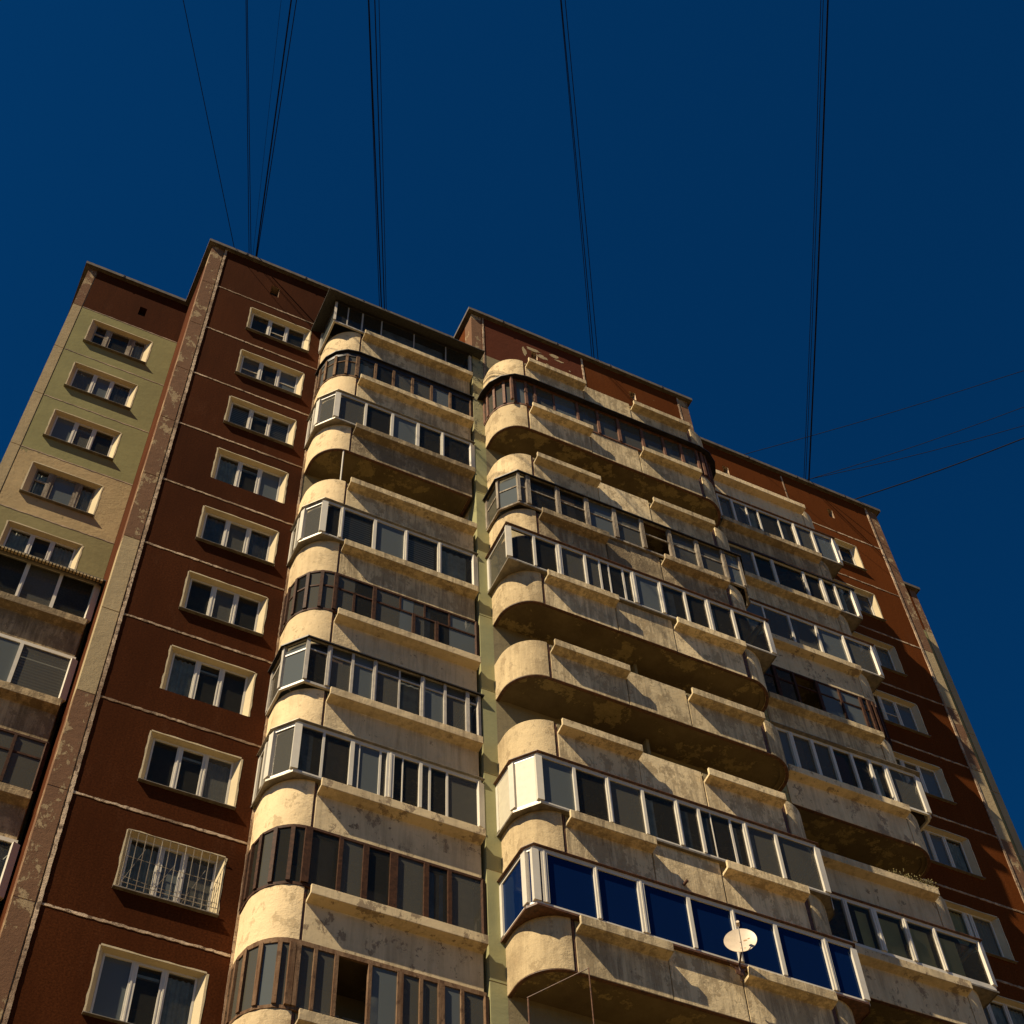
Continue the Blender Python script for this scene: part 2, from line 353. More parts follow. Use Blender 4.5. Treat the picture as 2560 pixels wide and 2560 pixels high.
# C
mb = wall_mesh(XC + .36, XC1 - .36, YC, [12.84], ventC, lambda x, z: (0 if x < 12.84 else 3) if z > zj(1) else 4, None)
vents(mb, ventC, YC, 2, 1)
for s in (9.10, 12.84, 16.60): vseam(mb, s, YC, zj(2), ZR - .02, 1, .03, .02)
for (cx, cz, rx, rz, nn) in ((10.62, zj(1) + 1.38, .10, .30, 14), (10.98, zj(1) + 1.78, .30, .10, 16), (11.28, zj(1) + 1.52, .22, .13, 14), (11.75, zj(1) + 1.95, .16, .12, 12), (11.95, zj(1) + 1.72, .2, .06, 10), (11.45, zj(1) + 1.15, .05, .03, 8), (12.3, zj(1) + 1.3, .05, .04, 8)):
    ra = [(random.uniform(.6, 1.2)) for _ in range(nn)]
    for i in range(nn):
        a0, a1 = 2 * math.pi * i / nn, 2 * math.pi * (i + 1) / nn
        mb.face([(cx, YC - .004, cz), (cx + rx * ra[i] * math.cos(a0), YC - .004, cz + rz * ra[i] * math.sin(a0)), (cx + rx * ra[(i + 1) % nn] * math.cos(a1), YC - .004, cz + rz * ra[(i + 1) % nn] * math.sin(a1))], 5)
mb.build('centre_wall', ['brownpeel', 'mortar', 'dark', 'rust', 'back', 'pilcream'], bld, 'protruding central wall with flaking brown attic band')
# D
h = win_holes(22.04, 24.0, range(2, 17)) + ventD
mb = wall_mesh(XC1, XD1 - .42, YB, [21.6], h, lambda x, z: 0 if (x > 21.6 or z > zj(1)) else 3, None)
joints(mb, 21.64, XD1 - .44, YB, 1, hw=.028, jit=.009); vents(mb, ventD, YB, 2, 1); vseam(mb, 21.58, YB, ZB, ZR - .1, 1); vseam(mb, XD1 - .45, YB, ZB, ZR, 1, .036, .03)
mb.build('right_brown_wall', ['rust', 'mortar', 'dark', 'back'], bld, 'rust brown wall right of the last balcony stack')
# E
mb = wall_mesh(XD1, XE1 - .30, YA, [], [], lambda x, z: 0 if z > zj(1) else 1, None)
joints(mb, XD1, XE1 - .3, YA, 2, hw=.012, pr=.004)
mb.build('recessed_right_wall', ['rust', 'green', 'mortarthin'], bld)
# pilasters : stacked corner blocks
def pilaster(name, x0, x1, y, ydeep, matf, mats, label, gapx=None, side=None, bev=.012):
    mb = MB()
    zt = [ZR] + [zj(k) for k in range(1, 18) if zj(k) > ZB] + [ZB]
    for i, (t, b) in enumerate(zip(zt, zt[1:])):
        mb.box(x0, x1, y, ydeep, b + .014, t - .014, matf(i))
        # mortar bed in the joint
        if b > ZB: mb.box(x0 + .012, x1 - .012, y + .014, ydeep - .01, b - .016, b + .016, len(mats) - 1)
    if side is not None:      # painted flank towards the neighbouring section
        xs, mi_low, mi_top, yend = side
        mb.face([(xs, y + .02, ZB), (xs, yend, ZB), (xs, yend, zj(1)), (xs, y + .02, zj(1))], mi_low)
        mb.face([(xs, y + .02, zj(1)), (xs, yend, zj(1)), (xs, yend, ZR), (xs, y + .02, ZR)], mi_top)
    return mb.build(name, mats, bld, label, bevel=0)
pilaster('corner_pilaster', XA, XA + .27, YA, YA + .4, lambda i: 0 if i == 0 else 1, ['pilbrown', 'pilcream', 'mortar'], 'cream pilaster at far left corner', side=(XA + .005, 1, 0, DEPTH))
pilaster('corner_pilaster', XB, XB + .39, YB, YB + .5, lambda i: 1 if i in (6, 7) else 0, ['pilbrown', 'pilcream', 'flank', 'mortar'], 'flaking brown pilaster beside left brown wall', side=(XB + .004, 2, 2, YA))
pilaster('corner_pilaster', XC, XC + .36, YC, YC + .5, lambda i: 0 if i == 0 else (2 if i in (1, 2) else 1), ['pilbrown', 'column', 'columnworn', 'cream', 'rust', 'mortar'], 'green column between the two balcony stacks', side=(XC + .004, 3, 4, YB))
pilaster('corner_pilaster', XC1 - .36, XC1, YC, YC + .5, lambda i: 0 if i == 0 else 1, ['pilbrown', 'column', 'mortar'], 'pilaster at right end of the centre', side=(XC1 - .004, 1, 0, YB))
pilaster('corner_pilaster', XD1 - .42, XD1, YB, YB + .5, lambda i: 1 if i in (3, 5, 8) else 0, ['pilbrown', 'pilcream', 'rust', 'mortar'], 'flaking pilaster at right corner', side=(XD1 - .004, 2, 2, YA))
pilaster('corner_pilaster', XE1 - .32, XE1, YA, YA + .4, lambda i: 0 if i == 0 else 1, ['pilbrown', 'pilcream', 'mortar'], 'pale pilaster at far right edge', side=(XE1 - .005, 1, 0, DEPTH))
# dark grooves between pilasters and walls
for a, b, y in ((XA + .27, XA + .30, YA + .04), (XB + .39, XB + .43, YB + .03), (XD1 - .43, XD1 - .42, YB + .04), (XE1 - .32, XE1 - .29, YA + .04)):
    mb = MB(); mb.face([(a, y, ZB), (b, y, ZB), (b, y, ZR), (a, y, ZR)]); mb.build('joint_groove', 'grime', bld)
# back wall closing the block
mb = MB(); mb.face([(XA, DEPTH + .05, ZB), (XE1, DEPTH + .05, ZB), (XE1, DEPTH + .05, ZR), (XA, DEPTH + .05, ZR)]); mb.build('rear_wall', 'olive', bld)
# roof
mb = MB(); mb.prism([(XA, YA + .06), (XB + .06, YA + .06), (XB + .06, YB + .06), (XC + .06, YB + .06), (XC + .06, YC + .06), (XC1 - .06, YC + .06), (XC1 - .06, YB + .06), (XD1 - .06, YB + .06), (XD1 - .06, YA + .06), (XE1, YA + .06), (XE1, DEPTH), (XA, DEPTH)], ZR - .5, ZR - .38)
mb.build('roof', 'capping', bld)
mb = MB()
rp = [(XA, DEPTH), (XA, YA), (XB, YA), (XB, YB), (XC, YB), (XC, YC), (XC1, YC), (XC1, YB), (XD1, YB), (XD1, YA), (XE1, YA), (XE1, DEPTH)]
mb.ribbon(off(rp, .13), off(rp, -.30), ZR, ZR + .10); mb.ribbon(off(rp, .15), off(rp, .132), ZR - .03, ZR + .115)
x = XA + 2
mb.build('parapet_capping', 'capping', bld)
mb = MB()
for (a, b, y) in ((XA, XB, YA), (XB, XC, YB), (XC, XC1, YC), (XC1, XD1, YB)):
    x = a + 1.1
    while x < b - .3:
        mb.box(x, x + .035, y - .165, y - .149, ZR - .035, ZR + .125); x += 2.05
mb.build('capping_clip', 'darkmetal', bld)

# ------------------------------------------------------------ windows
def window(x0, x1, y, k, style='std', sill=True, mul=(.333, .667), rmat='reveal', opts=()):
    z0, z1 = zj(k) + .81, zj(k) + 2.27
    d = .16; a, b, c, e = x0 + .10, x1 - .11, z0 + .01, z1 - .015
    if style == 'old': a, b = x0 + .16, x1 - .14
    mb = MB()
    O_ = [(x0, z0), (x1, z0), (x1, z1), (x0, z1)]; I_ = [(a, c), (b, c), (b, e), (a, e)]
    j = [(random.uniform(-.02, .008), random.uniform(-.012, .012)) for _ in range(4)]
    for i in range(4):
        p, q, r, s = O_[i], O_[(i + 1) % 4], I_[(i + 1) % 4], I_[i]
        mb.face([(p[0], y, p[1]), (q[0], y, q[1]), (r[0], y + d, r[1]), (s[0], y + d, s[1])])
    # thin cream plaster border smeared on the wall around the opening
    bw = .035
    pts = []
    def wob(t): return bw + random.uniform(-.012, .014)
    for (ax, az, bx, bz, nx, nz) in ((x0, z0, x0, z1, -1, 0), (x0, z1, x1, z1, 0, 1), (x1, z1, x1, z0, 1, 0)):
        n = 8; prev = None
        for i in range(n + 1):
            t = i / n; px, pz = ax + (bx - ax) * t, az + (bz - az) * t; ww = wob(t)
            if 0 < i < n or True:
                cur = ((px, y - .006, pz), (px + nx * ww, y - .006, pz + nz * ww))
            if prev: mb.face([prev[0], cur[0], cur[1], prev[1]])
            prev = cur
    w_ = mb.build('window', rmat, bld)
    fm = 'white' if style != 'old' else 'oldgrey'
    fy = y + d - .01
    f = MB(); fw = .04
    f.box(a, b, fy, fy + .06, c, c + fw); f.box(a, b, fy, fy + .06, e - fw, e); f.box(a, a + fw, fy, fy + .06, c + fw, e - fw); f.box(b - fw, b, fy, fy + .06, c + fw, e - fw)
    mw = .05 if style != 'old' else .10
    for t in mul:
        xm = a + (b - a) * t; f.box(xm - mw, xm + mw, fy - .004, fy + .058, c + fw, e - fw)
        f.box(xm - mw * .3, xm + mw * .3, fy - .02, fy - .004, c + fw, e - fw)
    if 'sashes' in opts or style == 'std':
        xm0, xm1 = a + (b - a) * mul[0] + mw, a + (b - a) * mul[1] - mw
        for p in ((xm0, xm0 + .025, c + fw, e - fw), (xm1 - .025, xm1, c + fw, e - fw), (xm0 + .025, xm1 - .025, c + fw, c + fw + .025), (xm0 + .025, xm1 - .025, e - fw - .025, e - fw)):
            f.box(p[0], p[1], fy - .012, fy + .04, p[2], p[3])
    if 'tilt' in opts:     # tilted-in middle sash leaves a dark slot at the top
        f.box(a + (b - a) * mul[0] + .08, a + (b - a) * mul[1] - .08, fy + .07, fy + .11, e - .26, e - .20)
    if 'bars' in opts:
        f.box(a, a + (b - a) * mul[0], fy + .01, fy + .03, (c + e) / 2 - .012, (c + e) / 2 + .012)
    if 'barsr' in opts:
        f.box(a + (b - a) * mul[1], b, fy + .01, fy + .03, (c + e) / 2 - .012, (c + e) / 2 + .012)
    if 'barm' in opts:
        f.box(a + (b - a) * mul[0], a + (b - a) * mul[1], fy + .01, fy + .03, (c + e) / 2 - .012, (c + e) / 2 + .012)
    if style == 'old':
        xm = a + (b - a) * mul[0]; f.box(a + .04, xm, fy + .005, fy + .05, e - .55, e - .48)
    f.build('frame', fm, w_)
    rs = random.Random(int(x0 * 100) + k * 7)
    g_ = MB(); xs_ = [a + .02] + [a + (b - a) * t for t in mul] + [b - .02]
    for p_, q_ in zip(xs_, xs_[1:]):
        dy = rs.uniform(-.004, .004); g_.face([(p_, fy + .03 + dy, c + .02), (q_, fy + .03 - dy, c + .02), (q_, fy + .03 - dy, e - .02), (p_, fy + .03 + dy, e - .02)], rs.choice((0, 0, 1, 2)))
    g_.build('pane', ['glass', 'dirtyglass', 'greyglass'], w_, recalc=False)
    if not opts or opts == ('tilt',): opts = tuple(opts) + rs.choice((('cur0',), ('cur2',), ('bluec',), ('cur0', 'cur2'), ()))
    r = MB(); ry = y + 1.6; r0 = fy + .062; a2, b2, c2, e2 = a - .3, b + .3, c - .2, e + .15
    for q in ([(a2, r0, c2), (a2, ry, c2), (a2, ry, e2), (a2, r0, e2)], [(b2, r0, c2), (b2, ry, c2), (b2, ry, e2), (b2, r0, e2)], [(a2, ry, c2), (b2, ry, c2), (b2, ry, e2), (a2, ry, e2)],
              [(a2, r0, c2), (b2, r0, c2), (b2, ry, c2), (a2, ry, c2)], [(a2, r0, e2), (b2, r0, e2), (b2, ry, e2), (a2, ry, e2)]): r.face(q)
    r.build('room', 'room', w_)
    if any(o.startswith('cur') or o in ('blind_or_reflection', 'bluec', 'yel') for o in opts):
        mat = 'blind_or_reflection' if 'blind_or_reflection' in opts else 'bluecurtain' if 'bluec' in opts else 'yellow' if 'yel' in opts else 'curtain'
        cu = MB()
        spans = []
        if 'cur0' in opts or 'bluec' in opts or 'blind_or_reflection' in opts: spans += [(a, a + (b - a) * mul[0] * .95)]
        if 'cur2' in opts or 'bluec' in opts or 'blind_or_reflection' in opts: spans += [(a + (b - a) * (mul[1] + .02), b)]
        if 'cur' in opts or 'yel' in opts: spans += [(a, b)]
        for (p, q) in spans:
            n = int((q - p) / .035) + 1; zt = e - random.uniform(.02, .10); zb = c if mat != 'curtain' else c
            yy = [fy + .11 + (.02 * math.sin(i * 1.9) + random.uniform(-.006, .006) if mat != 'blind_or_reflection' else 0) for i in range(n + 1)]
            for i in range(n):
                cu.face([(p + (q - p) * i / n, yy[i], zb), (p + (q - p) * (i + 1) / n, yy[i + 1], zb), (p + (q - p) * (i + 1) / n, yy[i + 1], zt), (p + (q - p) * i / n, yy[i], zt)])
        cu.build('curtain', mat, w_)
    if sill:
        s = MB(); s.xprism([(y - .10, z0 - .045), (y - .10, z0 - .03), (y + .10, z0 + .012), (y + .10, z0 - .01), (y, z0 - .03)], x0 - .05, x1 + .03); s.build('sill', 'greytin', w_)
    return w_
wb = {2: ('barm',), 3: ('bars', 'barsr'), 4: ('blind_or_reflection', 'tilt'), 5: ('tilt', 'cur0'), 6: ('bluec', 'curm'), 7: (), 8: ('tilt',), 9: ('tilt', 'cur2'), 10: (), 11: ('tilt', 'cur2'), 12: ('cur0',)}
for k in range(2, 14):
    o = window(1.69, 3.64, YB, k, sill=k not in (5, 8), opts=wb.get(k, ()), mul=(.36, .64) if k == 10 else (.333, .667))
    if k == 10:
        o['label'] = 'barred window with rusty grille on brown wall'
        gmb = MB(); x = 1.74
        z0, z1 = zj(k) + .80, zj(k) + 2.24
        while x < 3.62: gmb.tube([(x, -.06, z0 + .02), (x, -.06, z1)], .008, 4); x += .158
        for zz in (z0 + .02, z0 + .14, z1 - .01): gmb.tube([(1.70, -.055, zz), (3.64, -.055, zz)], .008, 4)
        for xx in (1.70, 3.64):
            for zz in (z0 + .05, z1 - .04): gmb.tube([(xx, -.055, zz), (xx, .05, zz)], .008, 4)
        for i in range(2):     # inner decorative rods
            zz = z0 + .35 + i * .5; gmb.tube([(1.72, .02, zz), (2.4 + .2 * i, .02, zz - .06 + .03 * i), (3.62, .02, zz - .02)], .006, 4)
        for i in range(0, 6, 2): gmb.tube([(1.75 + .3 * i, .02, z0 + .1), (2.1 + .3 * i, .02, z1 - .3 - .1 * (i % 3))], .005, 4)
        gmb.build('security_grille', 'oldgrey', o)
for k in range(2, 7):
    window(-2.64, -.74, YA, k, style='old' if k in (2, 5) else 'std', mul=(.27, .73) if k in (2, 5) else (.34, .66), opts={4: ('tilt',), 5: ('cur',)}.get(k, ()))
wd = {5: ('barm',), 6: (), 7: ('cur',), 8: ('yel',), 9: ('cur',)}
for k in range(2, 12):
    window(22.04, 24.0, YB, k, rmat='reveal', opts=wd.get(k, ()), mul=(.33, .66) if k != 8 else (.5, .62))

# ------------------------------------------------------------ balconies
def arc(cx, cy, r, a0, a1, n=12): return [(cx + r * math.cos(a0 + (a1 - a0) * i / n), cy + r * math.sin(a0 + (a1 - a0) * i / n)) for i in range(n + 1)]
PI = math.pi
def sec(s):
    """geometry of one balcony column: wall plane, front plane, left path, right path, straight panels"""
    if s == 'B': return dict(y=YB, f=-1.19, L=4.09, R=8.60, lc=True, rc=False, x0=4.93, x1=8.60, panels=[('planter', 4.985, 8.59)])
    if s == 'C': return dict(y=YC, f=-2.39, L=9.03, R=16.65, lc=True, rc=True, x0=9.89, x1=15.79, panels=[('planter', 9.945, 11.95), ('plain', 11.97, 13.61), ('planter', 13.64, 15.67)])
    if s == 'D': return dict(y=YB, f=-1.19, L=17.08, R=21.59, lc=False, rc=True, x0=17.08, x1=20.75, panels=[('planter', 17.09, 20.72)])
    if s == 'A': return dict(y=YA, f=1.45, L=-3.0, R=-.12, lc=False, rc=False, x0=-3.0, x1=-.12, panels=[('planter', -2.99, -.14)])
RAD = .84
def lpath(S, n=12):
    p = [(S['L'], S['y'])]
    if S['lc']: p += arc(S['L'] + RAD, S['f'] + RAD, RAD, PI, 1.5 * PI, n)
    else: p += [(S['L'], S['f'])]
    return p
def rpath(S, n=12):
    if S['rc']: p = arc(S['R'] - RAD, S['f'] + RAD, RAD, 1.5 * PI, 2 * PI, n)
    else: p = [(S['R'], S['f'])]
    return p + [(S['R'], S['y'])]
def gpath(S, shape):
    L, R_, y, f = S['L'], S['R'], S['y'], S['f']
    if shape == 'arc': return off(lpath(S, 4), .0) + off(rpath(S, 4), .0)
    if shape == 'bay3': l = [(L - .05, y), (L - .04, f + .40), (L + .34, f - .05)]; r = [(R_ - .34, f - .05), (R_ + .04, f + .40), (R_ + .05, y)]
    elif shape == 'bay2': l = [(L - .05, y), (L - .02, f + .10), (L + .1, f - .07)]; r = [(R_ - .10, f - .07), (R_ + .02, f + .10), (R_ + .02, y)]
    elif shape == 'square': l = [(L - .06, y), (L - .06, f - .05)]; r = [(R_ + .02, f - .05), (R_ + .02, y)]
    if not S['lc']: l = [(L, y), (L, f - .04)]
    if not S['rc']: r = [(R_ - .02, f - .04), (R_ - .02, y)]
    return l + r
G = {}   # (section,k) -> glazing spec
G['B', 2] = dict(mat='steel', shape='square', mul=[(4.44, .05), (4.92, .07), (5.56, .05), (6.66, .04), (7.75, .04)], canopy='corrug', co=.38, header=.2, cur=[(5.6, 7.7, 'greycurtain')], glass='glass')
G['B', 3] = dict(mat='oldwood', shape='arc', mul=[(4.9, .08), (5.49, .09), (6.07, .09), (6.68, .09), (7.3, .09), (7.91, .09)], header=.30, canopy='darkmetal', co=.1, glass='glass', transarc=1.9)
G['B', 4] = dict(mat='white', shape='bay3', mul=[(5.28, .10), (6.09, .12), (6.88, .13), (7.65, .14)], tray=1, glass='glass', cur=[])
G['B', 6] = dict(mat='white', shape='bay3', mul=[(4.9, .16), (5.79, .12), (6.65, .15), (7.58, .15)], tray=1, glass='glass', cur=[(4.95, 5.75, 'blind_or_reflection'), (6.7, 7.5, 'blind_or_reflection'), (7.65, 8.4, 'curtain')])
G['B', 7] = dict(mat='wood', shape='arc', mul=[(4.94, .12), (5.42, .07, 0, 1.95), (5.92, .11), (6.94, .09, 0, 1.95), (7.54, .10, 0, 1.95), (6.59, .06, 1.95, 3), (7.23, .06, 1.95, 3), (7.88, .06, 1.95, 3)], trans=[1.95], glass='glass')
G['B', 8] = dict(mat='steel', shape='bay3', mul=[(4.94, .16), (5.49, .09), (6.03, .14), (6.63, .06), (7.19, .15), (7.74, .09), (8.3, .13)], trans=[2.15], canopy='darkmetal', co=.12, glass='glass', header=.06)
G['B', 9] = dict(mat='white', shape='bay3', mul=[(5.0, .08), (5.63, .13), (5.80, .03), (6.27, .07), (6.49, .24), (6.78, .03), (7.18, .10), (7.4, .07), (7.8, .07)], tray=1, glass='glass', cur=[])
G['B', 10] = dict(mat='wood', shape='arc', mul=[(4.9, .18), (5.57, .1), (6.09, .14), (6.68, .2), (7.37, .13), (7.87, .1)], glass='glass', cur=[(4.98, 5.5, 'brownboard'), (6.15, 6.6, 'brownboard'), (7.92, 8.45, 'brownboard'), (7.4, 7.8, 'bluecurtain')], curz={1: (1.5, 2.5)})
G['B', 11] = dict(mat='oldwood', shape='arc', mul=[(4.82, .14), (5.25, .08), (5.65, .09), (6.3, .08), (6.89, .14), (7.3, .08), (7.7, .16), (8.12, .08)], open=[(5.65, 6.3)], glass='dirtyglass', header=.10)
G['C', 3] = dict(mat='rotwood', shape='arc', mul=[(9.4, .09), (10.17, .09), (10.82, .07), (11.61, .09), (12.31, .10), (13.02, .12), (13.85, .11), (14.6, .09), (15.24, .12), (15.98, .1)], canopy='darkmetal', co=.24, glass='dirtyglass', header=.12)
G['C', 5] = dict(mat='oldgrey', shape='bay3', mul=[(9.65, .17), (10.55, .17), (11.44, .17), (12.3, .17), (13.16, .17), (14.05, .15), (14.92, .17), (15.77, .17)], trans=[1.85], open=[(13.16, 14.05)], canopy='darkmetal', co=.12, glass='glass')
G['C', 6] = dict(mat='white', shape='square', mul=[(9.69, .10), (10.4, .22), (11.16, .10), (11.6, .08), (11.87, .05), (12.29, .08), (12.58, .20), (13.39, .17), (14.13, .10), (14.83, .20), (15.6, .11)], tray=1, glass='glass')
G['C', 9] = dict(mat='white', shape='bay3', mul=[(10.21, .10), (11.02, .15), (11.87, .10), (12.71, .16), (13.26, .10), (13.57, .03), (14.07, .08), (14.44, .17), (15.23, .11)], tray=1, glass='glass', white=True)
G['C', 10] = dict(mat='white', shape='bay2', mul=[(9.32, .20), (10.47, .14), (11.48, .22), (12.58, .12), (13.62, .15), (14.63, .13), (15.83, .2)], tray=1, glass='blueglass')
G['D', 3] = dict(mat='white', shape='square', mul=[(17.25, .08), (17.75, .12), (18.3, .07), (18.74, .08), (19.51, .07), (20.08, .16), (20.78, .10)], tray=2, glass='glass', cur=[(17.28, 17.68, 'whitebox'), (18.8, 19.45, 'brownboard')])
G['D', 4] = dict(mat='white', shape='square', mul=[(18.01, .10), (18.7, .14), (19.82, .12), (20.47, .20), (20.96, .1)], canopy='darkmetal', co=.1, tray=1, glass='glass')
G['D', 5] = dict(mat='white', shape='square', mul=[(17.83, .08), (18.69, .10), (19.63, .10), (20.58, .14)], tray=1, glass='glass')
G['D', 6] = dict(mat='wood', shape='arc', mul=[(17.66, .14), (18.28, .09), (19.04, .12), (19.78, .08), (20.49, .10), (20.92, .08)], trans=[2.0], open=[(18.28, 19.04)], glass='glass', cur=[(19.85, 20.9, 'curtain')])
G['D', 7] = dict(mat='white', shape='bay2', mul=[(17.54, .18), (18.19, .13), (18.78, .12), (19.41, .11), (19.98, .12), (20.5, .22)], glass='glass', cur=[(18.85, 19.35, 'redcloth')], topf=1)
G['D', 9] = dict(mat='white', shape='square', mul=[(17.8, .16), (18.59, .22), (19.45, .18), (20.29, .14)], glass='glass', tray=1, cur=[(18.2, 18.5, 'yellow'), (18.68, 19.38, 'yellow'), (19.55, 20.2, 'yellow'), (20.35, 21.0, 'yellow')], lowrail=.16)  # yellow sheets stand in for a sunlit building mirrored in the panes
G['A', 7] = dict(mat='white', shape='square', mul=[(-1.79, .14), (-1.0, .12)], glass='glass', canopy='corrug', co=.25)
G['A', 8] = dict(mat='white', shape='square', mul=[(-1.31, .12)], glass='glass', cur=[(-1.25, -.2, 'blind_or_reflection')])
G['A', 9] = dict(mat='wood', shape='square', mul=[(-1.4, .1), (-.8, .08)], glass='dirtyglass', trans=[2.0])
G['A', 10] = dict(mat='white', shape='square', mul=[(-1.0, .1), (-.55, .08)], glass='glass')
NAMES = {'B': 'left stack', 'C': 'central stack', 'D': 'right stack', 'A': 'far left stack'}
def panelmat(s, k):
    if s == 'B': return ['dirty', 'dirty', 'grime', 'dirty', 'dirty', 'cream', 'cream', 'cream', 'creamspot', 'cream', 'cream'][k - 2]if k < 13 else 'cream'
    if s == 'C': return 'dirty' if k != 5 else 'grime'
    if s == 'D': return {2: 'cream', 3: 'grime', 4: 'dirty', 5: 'creamspot', 6: 'dirty', 7: 'creamspot', 8: 'cream', 9: 'creamspot'}.get(k, 'dirty')
    return 'grime'
def curvemat(s, k): return 'curve' if s == 'B' else 'curvedirty' if s == 'C' else 'dirty'
def cut(path, a, b):
    return [p for p in path if a <= p[0] <= b]
def balcony(s, k):
    S = sec(s); z = zj(k); y, f = S['y'], S['f']
    lp, rp_ = lpath(S), rpath(S)
    full = lp + rp_
    inner = off(full, -.09)
    inner[0] = (inner[0][0], y); inner[-1] = (inner[-1][0], y)
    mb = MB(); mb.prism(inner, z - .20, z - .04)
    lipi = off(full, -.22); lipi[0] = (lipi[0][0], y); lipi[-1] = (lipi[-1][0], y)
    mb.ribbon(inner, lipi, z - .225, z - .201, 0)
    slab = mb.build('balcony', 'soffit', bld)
    T = .09
    # back wall door and window, flush on the wall behind
    d = MB(); xm = S['x0'] + (.5 if s != 'C' else .4)
    doors = [xm] if s != 'C' else [10.6, 14.2]
    for xd in doors:
        for (a, b, c, e) in ((xd, xd + .75, .03, 2.1), (xd + .82, xd + 1.9, .85, 2.1)):
            d.box(a, b, y - .05, y - .002, z + c, z + c + .07, 0); d.box(a, b, y - .05, y - .002, z + e - .07, z + e, 0)
            d.box(a, a + .07, y - .05, y - .002, z + c + .07, z + e - .07, 0); d.box(b - .07, b, y - .05, y - .002, z + c + .07, z + e - .07, 0)
            d.box(a + .07, b - .07, y - .03, y - .002, z + c + .07, z + e - .07, 1)
    d.build('balcony_door', ['steel', 'dark'], slab)
    cm = curvemat(s, k); pm = panelmat(s, k)
    zb, zt = z - .26, z + 1.0
    if S['lc']:
        p = lp; mb = MB(); a = off(p, 0); b = off(p, -T); b[0] = (b[0][0], y); 
        mb.ribbon(a, b, zb, zt); mb.build('curved_parapet', cm, slab, bevel=.008)
        q = MB(); q.box(S['x0'] + .002, S['x0'] + .046, f + .016, f + T, zb + .01, zt - .04); q.build('rusty_seam', 'tin', slab)
    if S['rc']:
        p = rp_; mb = MB(); a = off(p, 0); b = off(p, -T); b[-1] = (b[-1][0], y)
        mb.ribbon(a, b, zb, zt); mb.build('curved_parapet', 'dirty' if s == 'C' else pm, slab, bevel=.008)
        q = MB(); q.box(S['x1'] - .10, S['x1'] - .006, f + .03, f + T, zb + .01, zt - .04); q.build('rusty_seam', 'tin', slab)
    pdx = {'A': .24}.get(s, .25)
    f0 = f; zt0 = zt; rj = random.Random(ord(s) * 31 + k)
    for kind, a, b in S['panels']:
        mb = MB(); f = f0 + rj.uniform(-.012, .010); zt = zt0 + rj.uniform(-.012, .010)
        if kind == 'plain':
            mb.box(a, b, f, f + T, zb, zt); mb.build('parapet_panel', pm, slab, bevel=.008)
        else:
            z1, z2 = z + .64, z + .90
            t = .06
            prof = [(f + .004, zb), (f + .004, z1), (f - pdx, z1 + .035), (f - pdx, z2 + .0), (f - pdx + t, z2), (f - pdx + t, z1 + .035 + t), (f + .03, z1 + t + .02), (f + T, z1 + t), (f + T, zb)]
            mb.xprism(prof, a, b); pmm = pm
            if (s, k) == ('B', 9): pmm = 'creamspot'
            mb.build('planter_panel', pmm, slab, bevel=.010)
            # lower back board closing the trough from the balcony
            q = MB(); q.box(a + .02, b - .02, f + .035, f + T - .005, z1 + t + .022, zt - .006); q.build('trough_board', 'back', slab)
    f, zt = f0, zt0
    # rim strip (rusty tin) under the parapets
    edge = MB(); e1 = off(full, -.004); e2 = off(full, -.085); e1[0] = (e1[0][0], y); e2[0] = (e2[0][0], y); e1[-1] = (e1[-1][0], y); e2[-1] = (e2[-1][0], y)
    edge.ribbon(e1, e2, zb - .014, zb - .002); edge.build('rim_strip', 'tin', slab)
    if not S['lc'] and s != 'A':
        q = MB(); q.box(S['L'], S['L'] + T, f + T + .002, y, zb, zt - .005); q.build('end_panel', pm, slab)
    if not S['rc']:
        q = MB(); q.box(S['R'] - T, S['R'], f + T + .002, y, zb, zt - .005); q.build('end_panel', pm, slab)
    if s == 'C':
        q = MB(); q.box(12.80, 12.88, f + .8, y - .002, z - .03, z + 2.56); q.build('partition', 'back', slab)
    # glazing
    gsp = G.get((s, k))
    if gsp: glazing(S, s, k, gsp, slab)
    if (s, k) in (('B', 2), ('A', 7)):
        q = MB(); q.box(S['L'] - .02, S['R'], f - .02, y - .003, z + 2.49, z + 2.53); q.build('loggia_roof', 'corrug', slab)
    return slab
def hash_(s, k): return ord(s) * 100 + k
def trimpath(path, t_out, y):
    o = off(path, t_out); o[0] = (o[0][0], y - .001); o[-1] = (o[-1][0], y - .001); return o
